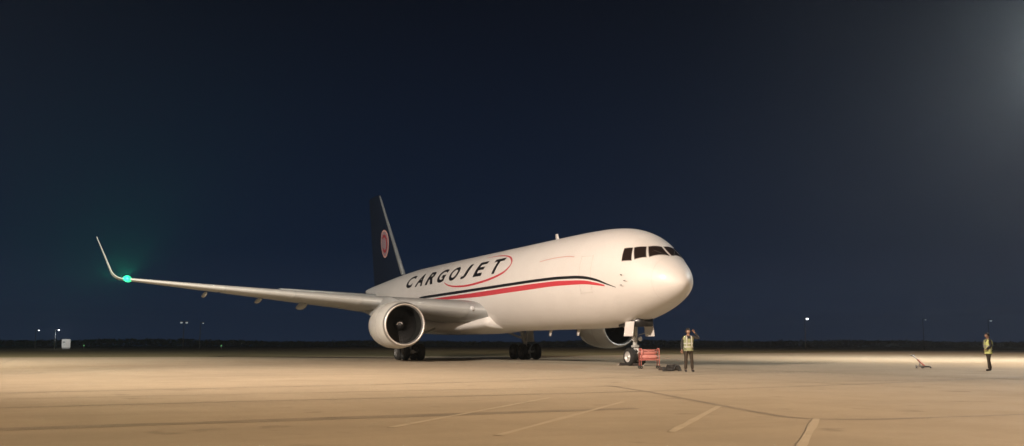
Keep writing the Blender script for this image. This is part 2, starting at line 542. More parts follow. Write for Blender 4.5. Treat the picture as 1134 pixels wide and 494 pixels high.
RING = [(26.6, 1.25), (25.9, 1.33), (24.6, 1.40), (22.4, 1.435), (20.1, 1.405), (18.0, 1.34), (16.4, 1.235), (15.75, 1.085), (15.95, .93), (17.0, .77), (18.9, .66), (21.0, .64)]
for sgn in (1, -1):
    rows = []
    P = smooth_path([(s, p*2.6) for s, p in RING], 8)
    if sgn < 0: P = [(52.4-s, p) for s, p in P]
    for i, p in enumerate(P):
        a, b = P[max(i-1, 0)], P[min(i+1, len(P)-1)]
        t = Vector((b[0]-a[0], b[1]-a[1])).normalized()
        u = i/(len(P)-1)
        w = .012+.06*math.sin(PI*min(1, u*1.02))**.7
        rows.append([fus(p[0]-t.y*w*j, sgn*(p[1]+t.x*w*j)/2.6, .009) for j in (-1, -.33, .33, 1)])
    obj('swoosh', MB().loft(rows, closed=False), M['red'], fuselage)

# ---- cockpit windows: pane over its seal, corners as (s, phi)
WINS = [
    [(2.33, .045), (2.52, .42), (2.06, .70), (1.66, .055)],
    [(2.58, .48), (2.98, .72), (2.60, 1.02), (2.17, .78)],
    [(3.05, .75), (3.44, .87), (3.26, 1.18), (2.74, 1.09)],
]
def quad_patch(name, q, mt, off, sgn, grow=0.0, n=8):
    cs = sum(p[0] for p in q)/4; cp = sum(p[1] for p in q)/4
    q = [(cs+(s-cs)*(1+grow), cp+(p-cp)*(1+grow)) for s, p in q]
    rows = []
    for i in range(n+1):
        t = i/n
        rows.append([fus((q[0][0]*(1-u)+q[1][0]*u)*(1-t)+(q[3][0]*(1-u)+q[2][0]*u)*t, sgn*((q[0][1]*(1-u)+q[1][1]*u)*(1-t)+(q[3][1]*(1-u)+q[2][1]*u)*t), off) for u in [j/n for j in range(n+1)]])
    return obj(name, MB().loft(rows, closed=False), mt, fuselage)
for sgn in (1, -1):
    for q in WINS:
        quad_patch('window_seal', q, M['seal'], .007, sgn, .10)
        quad_patch('cockpit_window', q, M['glass'], .014, sgn)
for sgn in (1, -1):
    a, b, c = [Vector(fus(s, sgn*p, .03)) for s, p in ((1.62, .10), (1.95, .30), (2.22, .40))]
    obj('wiper', MB().tube([a, b, c], .014, 6), M['rubber'], fuselage)
# small things on the skin
for s, ph in ((13.5, .02),):
    p = Vector(fus(s, ph))
    b = MB().loft([[(p.x+(x-.2*h)*(1-.3*h), p.y+y*(1-.5*h), p.z-.03+h*.42) for x, y in ((.26, 0), (.1, .03), (-.22, .012), (-.22, -.012), (.1, -.03))] for h in (0, .5, 1)])
    obj('blade_antenna', b, M['white'], fuselage)
for s in (11.0, 14.5):
    b = MB().loft([[(-s+(x-.25*h)*(1-.3*h), y*(1-.5*h), 2.03-h*.40) for x, y in ((.22, 0), (.1, .03), (-.18, .012), (-.18, -.012), (.1, -.03))] for h in (0, .5, 1)])
    obj('blade_antenna', b, M['white'], fuselage)
for sgn in (1, -1):
    for s, ph in ((3.15, 1.52), (2.95, 1.66), (3.2, 1.78)):
        a, c = Vector(fus(s, sgn*ph)), Vector(fus(s, sgn*ph, .10))
        obj('pitot_probe', MB().tube([a, c, c+Vector((.16, 0, 0))], [.022, .018, .012], 8), M['darkmetal'], fuselage)
    # forward door: recessed seam drawn as a thin raised bead round the door
    pts = [fus(s, sgn*p, .004) for s, p in smooth_path([(5.6, 1.15), (6.6, 1.15), (6.65, 1.2), (6.65, 1.86), (6.6, 1.9), (5.6, 1.9), (5.55, 1.86), (5.55, 1.2), (5.6, 1.15)], 6)]
    obj('door_seam', MB().tube(pts, .006, 5, False), M['paleseam'], fuselage)
for s in (1.55,):   # skin joints: radome, barrel sections
    obj('skin_joint', MB().tube([fus(s, 2*PI*k/96, .001) for k in range(97)], .004, 5, False), M['paleseam'], fuselage)

# ---- wings
def airfoil(n=18):
    """(x 0..1, y upper/lower) closed loop from the trailing edge over the top to the nose and back"""
    xs = [(1-math.cos(PI*i/n))/2 for i in range(n+1)]
    th = lambda x: 5*(.2969*math.sqrt(x)-.126*x-.3516*x*x+.2843*x**3-.1020*x**4)
    cam_ = lambda x: .06*x*(1-x)
    upp = [(x, th(x), cam_(x)) for x in reversed(xs)]
    low = [(x, -th(x), cam_(x)) for x in xs[1:-1]]
    return upp+low
AF = airfoil()
def section(le, chord, tc, nvec, twist=0.0, x0=0.0, x1=1.0, grow=0.0):
    le, nvec = Vector(le), Vector(nvec)
    out = []
    for x, t, c in AF:
        xx = x0+(x1-x0)*x
        out.append((le+Vector((-xx*chord, 0, 0))+nvec*((t*tc+c*.5)*chord+math.sin(twist)*xx*chord*-1+(grow if t > 0 else -grow)))[:])
    return out
def wing_le(y):
    return 19.8+(y-2.5)*.690
def wing_te(y):
    return 30.9+(y-2.5)*.075 if y < 8.4 else 31.34+(y-8.4)*(36.55-31.34)/(23.7-8.4)
def wing_z(y):
    return 3.42+(y-2.5)*.097+.00055*(y-2.5)**2
def wsec(y, sg, **k):
    c = wing_te(y)-wing_le(y)
    return section((-wing_le(y), -sg*y, wing_z(y)), c, .135-.035*min(1, (y-2)/20), (0, sg*.1, .995), math.radians(2.2-2.6*(y-2)/21), **k)
def le_strip(y0, y1, sg, name, mt, parent, f=.085, n=6):
    rings = []
    for i in range(n+1):
        y = y0+(y1-y0)*i/n
        full = wsec(y, sg)
        le = Vector(full[18])
        c = wing_te(y)-wing_le(y)
        pts = [Vector(p) for p in full]
        use = [p for p, (x, t, cc) in zip(pts, AF) if x < f*1.6]
        ctr = sum(use, Vector())/len(use)
        rings.append([(p+(p-ctr).normalized()*.012+Vector((.01, 0, 0)))[:] for p in use])
    return sharp(obj(name, MB().loft(rings), mt, parent))
for sg, side in ((1, 'starboard'), (-1, 'port')):
    ys = [1.2, 2.5, 4, 6, 8.4, 11, 14, 17, 20, 22.5, 23.7]
    wing = sharp(obj('wing', MB().loft([wsec(y, sg) for y in ys]), M['grey'], plane), 60)
    for a, b in ((3.1, 6.6), (9.2, 13.0), (13.1, 17.2), (17.3, 22.6)):
        le_strip(a, b, sg, 'slat', M['slatpaint'], wing)
    # flaps and aileron: slightly drooped panels behind the rear edge
    for nm, a, b in (('flap', 3.0, 7.2), ('aileron', 7.3, 8.9), ('flap', 9.0, 17.0), ('aileron', 17.2, 22.0)):
        rings = []
        for i in range(5):
            y = a+(b-a)*i/4
            c = (wing_te(y)-wing_le(y))
            ze = wing_z(y)-math.sin(math.radians(2.2-2.6*(y-2)/21))*c
            rings.append(section((-(wing_te(y)-.22*c), -sg*y, ze-.02+.06), .24*c, .11, (0, sg*.1, .995), math.radians(5)))
        obj(nm, MB().loft(rings), M['grey'], wing)
    for y in (5.2, 11.6, 14.6, 18.2):
        te = wing_te(y); z = wing_z(y)-.30 if y > 8 else wing_z(y)-.75
        L = 3.6 if y < 12 else 2.9
        rr = .30 if y < 12 else .19
        prof = [(0, .02), (.05, .45), (.18, .8), (.4, 1), (.65, .85), (.88, .4), (1, .03)]
        obj('flap_track_fairing', MB().loft([[(-(te-2.5+L*t), -sg*y+rr*.55*k*math.cos(g), z-.10*t*L*.5-.05+rr*k*math.sin(g)) for g in [2*PI*i/14 for i in range(14)]] for t, k in prof]), M['grey'], wing)
    # blended winglet
    rings = []
    R = 1.0
    path = []
    yb, zb = 23.7, wing_z(23.7)
    ang0, ang1 = math.radians(7), math.radians(68)
    y, z = yb, zb
    path.append((y, z, ang0))
    for i in range(1, 9):
        a = ang0+(ang1-ang0)*i/8
        y += .125*math.cos(a); z += .125*math.sin(a)
        path.append((y, z, a))
    for i in range(1, 5):
        y += .69*math.cos(ang1+.02); z += .69*math.sin(ang1+.02)
        path.append((y, z, ang1+.05))
    tot = len(path)-1
    acc = 0; lens = [0]
    for i in range(1, len(path)):
        acc += math.hypot(path[i][0]-path[i-1][0], path[i][1]-path[i-1][1]); lens.append(acc)
    for (y, z, a), L in zip(path, lens):
        u = L/acc
        sle = wing_le(23.7)+3.0*u**1.15
        ch = (wing_te(23.7)-wing_le(23.7))*(1-.70*u)+.05
        rings.append(section((-sle, -sg*y, z), ch, .065, (0, sg*math.sin(a), math.cos(a))))
    obj('winglet', MB().loft(rings), M['grey'], wing)
    # tip navigation light in the leading edge
    yl = 23.35
    c0 = Vector((-wing_le(yl)+.02, -sg*yl, wing_z(yl)+.01))
    b = MB().loft([[(c0.x+.02-.30*abs(t)**2-.28*(1-math.cos(g))*.5*0+.24*k*math.cos(g), c0.y-sg*.32*t, c0.z+.04*t+.25*k*math.sin(g)) for g in [2*PI*i/14 for i in range(14)]] for t, k in ((-1, .05), (-.8, .55), (-.4, .9), (0, 1), (.4, .9), (.8, .55), (1, .05))])
    nav = obj('navigation_light', b, M['green' if sg > 0 else 'redlens'], wing)
    if sg > 0:
        ld = bpy.data.lights.new('green_lamp', 'SPOT')
        ld.energy = 650; ld.color = (.02, 1.0, .48); ld.spot_size = math.radians(135); ld.spot_blend = .6; ld.shadow_soft_size = .08
        lo = bpy.data.objects.new('green_lamp', ld); COL.objects.link(lo)
        lo.location = c0+Vector((.40, -.10, .06))
        lo.rotation_euler = Vector((.6, -.45, .7)).to_track_quat('-Z', 'Y').to_euler()
        lo.parent = nav
    # landing light in the wing root
    p = Vector((-wing_le(2.95)+.05, -sg*2.95, wing_z(2.95)+.02))
    obj('landing_light', MB().lathe([(-.05, .17), (.04, .16), (.07, .10), (.08, .001)], p, 'X', 16), M['lens'], wing)

    # ---- engine
    ey, ez, es = 7.92, 2.36, 19.15
    E = lambda t: (-es-t, -sg*ey, ez)
    out = [(0.02, 1.29), (.0, 1.26)]
    prof = [(.20, 1.395), (.5, 1.455), (1.0, 1.50), (1.7, 1.51), (2.5, 1.48), (3.3, 1.36), (3.9, 1.20), (3.88, 1.16)]
    nacelle = obj('nacelle', MB().lathe([(-t, r) for t, r in prof], E(0), 'X', 64), M['nacelle'], plane)
    lip = [(.21, 1.398), (.09, 1.365), (.03, 1.325), (.0, 1.28), (.03, 1.235), (.10, 1.20), (.24, 1.175)]
    obj('inlet_lip', MB().lathe([(-t, r) for t, r in lip], E(0), 'X', 64), M['metal'], nacelle)
    obj('inlet_barrel', MB().lathe([(-.24, 1.176), (-.6, 1.17), (-1.2, 1.19), (-1.6, 1.19)], E(0), 'X', 48), M['barrel'], nacelle)
    fb = MB()
    for k in range(36):
        g = 2*PI*k/36
        rings = []
        for i in range(5):
            r = .36+(1.18-.36)*i/4
            tw = math.radians(20+38*i/4)
            w = .10+.05*i/4
            cx, cy, cz = -es-1.25, -sg*ey+r*math.cos(g), ez+r*math.sin(g)
            tx, ty = math.cos(tw)*w, math.sin(tw)*w*1.2
            d = (-math.sin(g), math.cos(g))
            rings.append([(cx+tx, cy+d[0]*ty, cz+d[1]*ty), (cx-tx, cy-d[0]*ty, cz-d[1]*ty)])
        fb.loft(rings, closed=False)
    obj('fan', fb, M['fan'], nacelle, smooth=False)
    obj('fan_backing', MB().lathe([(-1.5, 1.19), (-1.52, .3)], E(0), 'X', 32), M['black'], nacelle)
    obj('spinner', MB().lathe([(-.72, .001), (-.74, .06), (-.85, .18), (-1.05, .30), (-1.30, .38)], E(0), 'X', 32), M['fan'], nacelle)
    sw = []
    for i in range(15):
        u = i/14; r = .07+.16*u; g = .6+2.6*u; x = -.745-.17*u
        sw.append([(-es+x+.02, -sg*ey+(r+dr)*math.cos(g), ez+(r+dr)*math.sin(g)) for dr in (-.02-.02*u, .02+.02*u)])
    obj('spinner_mark', MB().loft(sw, closed=False), M['seal'], nacelle)
    obj('core_cowl', MB().lathe([(-3.4, .95), (-3.9, .92), (-4.6, .80), (-5.2, .62), (-5.18, .56)], E(0), 'X', 40), M['darkmetal'], nacelle)
    obj('exhaust_plug', MB().lathe([(-4.8, .40), (-5.3, .34), (-5.9, .12), (-6.0, .001)], E(0), 'X', 28), M['darkmetal'], nacelle)
    # chine on the inboard shoulder
    ag = math.radians(38)
    iy = sg*1   # inboard is +Y for the starboard engine
    rings = []
    for t, h in ((.75, .02), (1.1, .20), (1.6, .34), (2.0, .36), (2.05, .02)):
        base = Vector((-es-t, -sg*ey+sg*1.49*math.cos(ag), ez+1.49*math.sin(ag)))
        d = Vector((0, sg*math.cos(ag), math.sin(ag))); q = Vector((0, -sg*math.sin(ag), math.cos(ag)))*.012
        rings.append([(base-q)[:], (base+q)[:], (base+d*h+q*.6)[:], (base+d*h-q*.6)[:]])
    obj('chine', MB().loft(rings), M['nacelle'], nacelle, smooth=False)
    # cowl seams
    for t, r in ((1.42, 1.509), (2.95, 1.428)):
        obj('cowl_seam', MB().tube([(-es-t, -sg*ey+r*math.cos(2*PI*k/64), ez+r*math.sin(2*PI*k/64)) for k in range(65)], .007, 5, False), M['seal'], nacelle)
    # pylon
    rings = []
    for t, zb_, zt_, hw_ in ((.9, 1.46, 1.50, .03), (1.6, 1.36, 1.66, .15), (2.8, 1.20, 1.86, .20), (4.2, .85, 1.78, .21), (5.4, .62, 1.50, .20), (7.0, .75, 1.35, .15), (8.6, 1.0, 1.25, .05)):
        rings.append([(-es-t, -sg*ey+hw_*cx, ez+(zb_+zt_)/2+(zt_-zb_)/2*cz) for cx, cz in ((-1, -1), (1, -1), (1, .5), (.5, 1), (-.5, 1), (-1, .5))])
    sharp(obj('pylon', MB().loft(rings), M['grey'], plane))

    # ---- tailplane
    def ts(y):
        le = 45.6+(y-.9)*.66; te = 51.3+(y-.9)*.27
        return section((-le, -sg*y, 5.42+(y-.9)*.098), te-le, .10, (0, sg*.12, .99))
    tp = sharp(obj('tailplane', MB().loft([ts(y) for y in (.5, 1.5, 3, 6, 8.6, 9.0)]), M['grey'], plane), 60)

# ---- fin
def fsec(z):
    le = 42.5+(z-7.42)*.925; te = 51.4+(z-7.42)*.26
    return [(-(le+x*(te-le)), t*.105*(te-le), z) for x, t, c in AF]
zf = (6.6, 7.4, 9, 11, 13, 15, 15.55)
fin = sharp(obj('fin', MB().loft([fsec(z) for z in zf]), M['navy'], plane), 60)
rings = []
for z in (7.3, 9, 11, 13, 15, 15.5):
    pts = [Vector(p) for p, (x, t, c) in zip(fsec(z), AF) if x < .035]
    ctr = sum(pts, Vector())/len(pts)
    rings.append([(p+(p-ctr).normalized()*.012+Vector((.012, 0, 0)))[:] for p in pts])
obj('leading_edge', MB().loft(rings), M['finedge'], fin)
def fin_y(s, z):
    le = 42.5+(z-7.42)*.925; te = 51.4+(z-7.42)*.26
    x = min(max((s-le)/(te-le), .001), 1)
    return 5*(.2969*math.sqrt(x)-.126*x-.3516*x*x+.2843*x**3-.1020*x**4)*.105*(te-le)
for sg in (1, -1):
    def fpt(r, g, off):
        s = 47.15+1.02*r*math.cos(g)+.45*r*math.sin(g); z = 10.5+1.3*r*math.sin(g)
        return (-s, -sg*(fin_y(s, z)+off), z)
    obj('logo_disc', MB().loft([[fpt(r, 2*PI*k/48, .012) for k in range(48)] for r in (.02, .3, .6, .9, 1.0)], cap0=True, cap1=False), M['palelogo'], fin)
    rr = []
    for i in range(40):
        g = .7+2*PI*.80*i/39
        rr.append([fpt(r, g, .02) for r in (.48, .58, .70)])
    obj('logo_arc', MB().loft(rr, closed=False), M['darkred'], fin)
    rr = []
    for i in range(49):
        g = 2*PI*i/48
        rr.append([fpt(r, g, .02) for r in (.93, 1.0, 1.05)])
    obj('logo_rim', MB().loft(rr, closed=False), M['pink'], fin)

# ---- landing gear
def wheel(c, r, w, rim):
    tp_ = [(-.5, .60), (-.5, .78), (-.46, .90), (-.34, .97), (-.15, 1), (.15, 1), (.34, .97), (.46, .90), (.5, .78), (.5, .60)]
    t = obj('wheel', MB().lathe([(a*w, b*r) for a, b in tp_], c, 'Y', 36), M['tyre'], plane)
    rm = [(.5*w, .60*r), (.44*w, .56*r), (.20*w, .50*r), (.18*w, .28*r), (.42*w, .22*r), (.46*w, .10*r), (.46*w, .001)]
    full = rm+[(-a, b) for a, b in reversed(rm)]
    obj('rim', MB().lathe(full, c, 'Y', 28), M[rim], t)
    return t
# nose gear
ns = 5.05
ng = MB().tube([(-ns+.10, 0, 2.25), (-ns, 0, .98)], .115, 16)
ng.tube([(-ns, 0, 1.0), (-ns-.03, 0, .47)], .075, 14)
ng.tube([(-ns-.03, -.42, .47), (-ns-.03, .42, .47)], .06, 12)
ng.tube([(-ns+.06, 0, 1.35), (-ns-1.15, 0, 2.15)], .05, 10)
ng.box((-ns+.02, 0, 1.02), (.34, .30, .12), bevel=.02)
nose_gear = sharp(obj('nose_landing_gear', ng, M['strut'], plane))
obj('torque_link', MB().loft([[(-ns+.12, -.10, .95), (-ns+.12, .10, .95), (-ns+.15, .10, .93), (-ns+.15, -.10, .93)], [(-ns+.40, -.05, .74), (-ns+.40, .05, .74), (-ns+.44, .05, .72), (-ns+.44, -.05, .72)], [(-ns+.06, -.09, .52), (-ns+.06, .09, .52), (-ns+.08, .09, .48), (-ns+.08, -.09, .48)]]), M['whiteband'], nose_gear, smooth=False)
for sg in (1, -1):
    wheel((-ns-.03, sg*.30, .47), .47, .32, 'rim')
    obj('taxi_light', MB().lathe([(-.10, .06), (-.04, .12), (.03, .13), (.05, .10), (.06, .001)], (-ns+.18, sg*.20, 1.42), 'X', 18), M['lens'], nose_gear)
    sharp(obj('gear_door', MB().box((-4.62, sg*.62, 1.93), (.86, .035, .78), bevel=.012, mat=Matrix.Rotation(sg*math.radians(8), 4, 'X')), M['white'], nose_gear))
    obj('door_link', MB().tube([(-4.7, sg*.6, 1.75), (-4.95, sg*.1, 1.6)], .02, 8), M['strut'], nose_gear)
obj('gear_bay_shade_block', MB().box((-4.95, 0, 2.30), (1.9, .95, .50), bevel=.02), M['black'], nose_gear)  # solid block, painted black in place of the open well's shade
# main gear
ms = 27.55
for sg in (1, -1):
    y = sg*4.65
    g_ = MB().tube([(-ms-.1, y*.86, 3.35), (-ms, y, 1.30)], .19, 18)
    g_.tube([(-ms, y, 1.35), (-ms, y, .62)], .13, 16)
    g_.tube([(-ms+.78, y, .60), (-ms-.78, y, .56)], .14, 14)
    for dx in (.71, -.71):
        g_.tube([(-ms+dx, y-.72, .585), (-ms+dx, y+.72, .585)], .075, 12)
    g_.tube([(-ms, y, 1.5), (-ms-.3, y*.45, 2.5)], .08, 12)
    g_.tube([(-ms, y, 1.35), (-ms+1.6, y*.9, 3.0)], .07, 12)
    mg = sharp(obj('main_landing_gear', g_, M['strut'], plane))
    obj('torque_link', MB().loft([[(-ms-.12, y-.09, 1.25), (-ms-.12, y+.09, 1.25), (-ms-.16, y+.09, 1.22), (-ms-.16, y-.09, 1.22)], [(-ms-.46, y-.05, .98), (-ms-.46, y+.05, .98), (-ms-.5, y+.05, .95), (-ms-.5, y-.05, .95)], [(-ms-.12, y-.09, .74), (-ms-.12, y+.09, .74), (-ms-.16, y+.09, .70), (-ms-.16, y-.09, .70)]]), M['strut'], mg, smooth=False)
    obj('hydraulic_line', MB().tube([(-ms+.16, y+.05, 2.2), (-ms+.20, y+.08, 1.6), (-ms+.18, y+.05, 1.1), (-ms+.35, y, .72)], .025, 8), M['whiteband'], mg)
    sharp(obj('gear_door', MB().box((-ms-.05, y+sg*.42, 2.15), (1.15, .05, 1.65), bevel=.015, mat=Matrix.Rotation(sg*math.radians(7), 4, 'X')), M['white'], mg))
    for dx in (.71, -.71):
        for dy in (.57, -.57):
            wheel((-ms+dx, y+dy, .585), .585, .43, 'darkrim')

# ================================================================== PEOPLE
def skin_mesh(name, verts, edges, radii, sub=1):
    me = bpy.data.meshes.new(name)
    me.from_pydata([tuple(v) for v in verts], edges, [])
    o = bpy.data.objects.new(name, me); COL.objects.link(o)
    o.modifiers.new('skin', 'SKIN')
    if sub:
        ss = o.modifiers.new('sub', 'SUBSURF'); ss.levels = sub; ss.render_levels = sub
    for i, r in enumerate(radii):
        sv = me.skin_vertices[0].data[i]
        sv.radius = r if isinstance(r, tuple) else (r, r)
        sv.use_root = (i == 0)
    dg = bpy.context.evaluated_depsgraph_get()
    m2 = bpy.data.meshes.new_from_object(o.evaluated_get(dg))
    bpy.data.objects.remove(o)
    return m2

def mesh_join(name, meshes):
    bm = bmesh.new()
    for m in meshes: bm.from_mesh(m)
    me = bpy.data.meshes.new(name); bm.to_mesh(me); bm.free()
    return me

def person(loc, rz, h, label, pose, vest_long=0.0, vest_mat='vest'):
    """faces local +X; pose holds elbow/wrist of both arms and the two ankles"""
    root = empty('person', loc, rz, label, 'person', None)
    root.scale = (h/1.76,)*3
    pel, spi, che, nec = (0, 0, .94), (0, 0, 1.14), (.005, 0, 1.34), (.01, 0, 1.49)
    V, Ed, Rb = [], [], []
    def add(p, r, link=None):
        V.append(p); Rb.append(r)
        if link is not None: Ed.append((link, len(V)-1))
        return len(V)-1
    i0 = add(pel, .125); i1 = add(spi, .115, i0); i2 = add(che, .125, i1); i3 = add(nec, .055, i2); i4 = add((.02, 0, 1.585), .055, i3)
    hands = []
    for sd in (1, -1):
        el, wr = pose['L' if sd > 0 else 'R']
        sh = (0, sd*.185, 1.42)
        a = add(sh, .062, i2); b = add(el, .042, a); c = add(wr, .030, b)
        d = (Vector(wr)-Vector(el)).normalized()
        pm = Vector(wr)+d*.075
        p = add(pm[:], (.036), c)
        side = d.cross(Vector((1, 0, 0)))
        if side.length < .3: side = d.cross(Vector((0, 1, 0)))
        side.normalize()
        nrm = side.cross(d)
        for k, ln in enumerate((.068, .078, .072, .055)):
            o_ = side*(.027-.018*k)
            b0 = pm+o_+d*.015
            hands.append(([b0[:], (b0+d*ln*.55+nrm*.006)[:], (b0+d*ln*.9+nrm*.028)[:]], [.0095, .0085, .007]))
        b0 = pm+side*.03-d*.03
        hands.append(([b0[:], (b0+side*.025+d*.03)[:], (b0+side*.028+d*.062+nrm*.01)[:]], [.011, .010, .008]))
        hp = (0, sd*.095, .90)
        kn, an = pose['KL' if sd > 0 else 'KR']
        e_ = add(hp, .088, i0); f_ = add(kn, .056, e_); g_ = add(an, .040, f_)
        add((an[0]+.14, an[1]+sd*.015, .035), .034, g_)
    parts = [skin_mesh('body', V, Ed, Rb, 1)]
    for ch, rr in hands:
        parts.append(skin_mesh('finger', ch, [(0, 1), (1, 2)], rr, 0))
    # head
    hd = bmesh.new()
    bmesh.ops.create_uvsphere(hd, u_segments=24, v_segments=18, radius=1)
    for v in hd.verts:
        x, y, z = v.co
        f = 1.0-.22*max(0, -z)**1.5
        nx = .098*x*f+(.012 if x > .3 and z < 0 else 0)
        ny = .077*y*(1-.18*max(0, -z))
        nz = .118*z
        nose = math.exp(-((y/.16)**2+((z+.12)/.20)**2)) if x > .5 else 0
        socket = sum(math.exp(-(((y-q)/.2)**2+((z-.08)/.12)**2)) for q in (.38, -.38)) if x > .5 else 0
        mouth = math.exp(-((y/.3)**2+((z+.50)/.06)**2)) if x > .4 else 0
        ear = math.exp(-(((x+.05)/.2)**2+((z+.05)/.28)**2)) if abs(y) > .85 else 0
        v.co = Vector((nx+.026*nose-.010*socket-.006*mouth+.022, ny+.018*ear*(1 if y > 0 else -1), nz+1.645))
    hm = bpy.data.meshes.new('head'); hd.to_mesh(hm); hd.free()
    parts.append(hm)
    body = obj('body', mesh_join('body', parts), M['skin'], root)
    for q in (.034, -.034):
        obj('eye', MB().lathe([(-.012, .001), (-.008, .009), (0, .012), (.008, .009), (.012, .001)], (.103, q, 1.655), 'X', 10), M['eye'], root)
    # hair as a cap over the skull
    hb = bmesh.new()
    bmesh.ops.create_uvsphere(hb, u_segments=20, v_segments=14, radius=1)
    bmesh.ops.delete(hb, geom=[v for v in hb.verts if v.co.z < -.25 or (v.co.x > .35 and v.co.z < .42)], context='VERTS')
    for v in hb.verts:
        v.co = Vector((.106*v.co.x+.018, .086*v.co.y, .126*v.co.z+1.650))
    hm = bpy.data.meshes.new('hair'); hb.to_mesh(hm); hb.free()
    hair = obj('hair', hm, M['hair'], root)
    sm = hair.modifiers.new('thick', 'SOLIDIFY'); sm.thickness = .012
    # headset: band and ear cups
    if pose.get('headset'):
        hs = MB().tube([(.02, .105*math.cos(PI*k/12), 1.64+.150*math.sin(PI*k/12)) for k in range(13)], .010, 8)
        for q in (1, -1):
            hs.lathe([(q*.078, .001), (q*.080, .04), (q*.112, .040), (q*.118, .030), (q*.119, .001)], (.02, 0, 1.64), 'Y', 14)
        obj('headset', hs, M['rubber'], root)
    # clothes: each a shell that follows the limbs
    jv = [(0, 0, .90), spi, che, (.005, 0, 1.475)]
    jr = [.140, .135, .142, .075]
    je = [(0, 1), (1, 2), (2, 3)]
    for sd in (1, -1):
        el, wr = pose['L' if sd > 0 else 'R']
        k = len(jv)
        jv += [(0, sd*.185, 1.42), el, wr]; jr += [.078, .058, .046]; je += [(2, k), (k, k+1), (k+1, k+2)]
    obj('jacket', skin_mesh('jacket', jv, je, jr, 2), M['darkcloth'], root)
    tv, tr, te_ = [(0, 0, .96)], [.135], []
    for sd in (1, -1):
        kn, an = pose['KL' if sd > 0 else 'KR']
        k = len(tv)
        tv += [(0, sd*.095, .88), kn, (an[0], an[1], an[2]+.01)]; tr += [.103, .076, .066]; te_ += [(0, k), (k, k+1), (k+1, k+2)]
        a = Vector(an)
        obj('boot', skin_mesh('boot', [(a.x, a.y, .15), (a.x, a.y, .055), (a.x+.09, a.y+sd*.008, .048), (a.x+.18, a.y+sd*.015, .042)], [(0, 1), (1, 2), (2, 3)], [.055, .056, .052, .042], 1), M['boot'], root)
    obj('trousers', skin_mesh('trousers', tv, te_, tr, 2), M['trouser'], root)
    # hi-vis vest: lofted shell, open V at the neck
    zs = [.86-vest_long, .95, 1.05, 1.16, 1.27, 1.36, 1.43, 1.485]
    aw = [.205, .200, .188, .192, .215, .232, .225, .13]
    ad = [.165, .160, .150, .155, .168, .165, .135, .085]
    rings = []
    N = 36
    for z, a, d in zip(zs, aw, ad):
        ring = []
        for k in range(N):
            g = 2*PI*k/N
            zz = z
            if z > 1.30 and math.cos(g) > .80: zz = 1.30+(z-1.30)*.35     # V neck in front
            wob = 1+.02*math.sin(3*g+z*20)
            ring.append((d*math.cos(g)*wob, a*math.sin(g)*wob, zz))
        rings.append(ring)
    vs_ = MB().loft(rings, cap0=False, cap1=False)
    obj('vest', vs_, M[vest_mat], root)
    for z, a, d in ((1.02, .196, .158), (1.16, .198, .161)):
        obj('reflective_band', MB().loft([[(d*math.cos(2*PI*k/N), a*math.sin(2*PI*k/N), zz) for k in range(N)] for zz in (z-.025, z+.025)], cap0=False, cap1=False), M['tape'], root)
    for q in (.10, -.10):
        obj('reflective_strap', MB().loft([[(x, q*1.0+dy, z) for dy in (-.022, .022)] for x, z in ((.166, 1.06), (.176, 1.2), (.176, 1.3), (.165, 1.38), (.135, 1.445), (.06, 1.485), (-.05, 1.485), (-.14, 1.44), (-.176, 1.33), (-.17, 1.15))], closed=False), M['tape'], root)
    return root

def to_cam(x, y):
    return math.atan2(CAM.y-y, CAM.x-x)
px, py = 5.68, -4.37
person((px, py, .004), to_cam(px, py)+.25, 1.74, 'person in pale hi-vis vest with one hand raised to the head, near the nose wheel',
       dict(L=((.02, .47, 1.36), (.08, .25, 1.60)), R=((-.02, -.27, 1.14), (.05, -.28, .90)), KL=((.02, .125, .50), (-.01, .155, .09)), KR=((.02, -.115, .50), (0, -.135, .09)), headset=True))
px, py = 9.72, 8.24
person((px, py, .004), to_cam(px, py)-1.2, 1.60, 'person in long yellow-green hi-vis vest standing alone on the open apron by the tow bar',
       dict(L=((-.03, .25, 1.15), (.16, .20, 1.02)), R=((-.06, -.27, 1.14), (.02, -.27, .90)), KL=((.05, .09, .50), (.04, .10, .09)), KR=((-.02, -.09, .50), (-.10, -.10, .09))), vest_long=.06, vest_mat='brightvest')

# ================================================================== EQUIPMENT BY THE NOSE
def cart(loc, rz):
    r = empty('equipment_cart', loc, rz, 'small red tube-frame cart carrying gas bottles beside the nose wheel', 'cart')
    for x in (-.42, .42):
        obj('frame', MB().tube([(x, -.22, .09), (x, -.22, .88), (x, -.18, .92), (x, .18, .92), (x, .22, .88), (x, .22, .09)], .020, 8).tube([(x, -.22, .40), (x, .22, .40)], .018, 8), M['cartred'], r)
    for z in (.40, .86):
        for y in (-.22, .22):
            obj('rail', MB().tube([(-.42, y, z), (.42, y, z)], .018, 8), M['cartred'], r)
    sharp(obj('shelf', MB().box((0, 0, .415), (.82, .42, .025), bevel=.008), M['cartred'], r))
    for y, z in ((-.11, .54), (.11, .54), (0, .735)):
        o = obj('gas_bottle', MB().lathe([(-.40, .001), (-.395, .07), (-.36, .105), (.24, .105), (.31, .075), (.35, .035), (.37, .035)], (0, y, z), 'X', 20), M['bottle'], r)
        obj('valve', MB().tube([(.36, y, z), (.42, y, z)], .022, 8).tube([(.40, y, z-.045), (.40, y, z+.045)], .014, 8), M['steel'], o)
    for x in (-.42, .42):
        for y in (-.22, .22):
            obj('caster', MB().lathe([(-.022, .02), (-.024, .062), (-.015, .07), (.015, .07), (.024, .062), (.022, .02)], (x, y, .07), 'Y', 16), M['rubber'], r)
    return r
cart((.62, -2.9, .004), to_cam(.62, -2.9)+PI/2+.22)

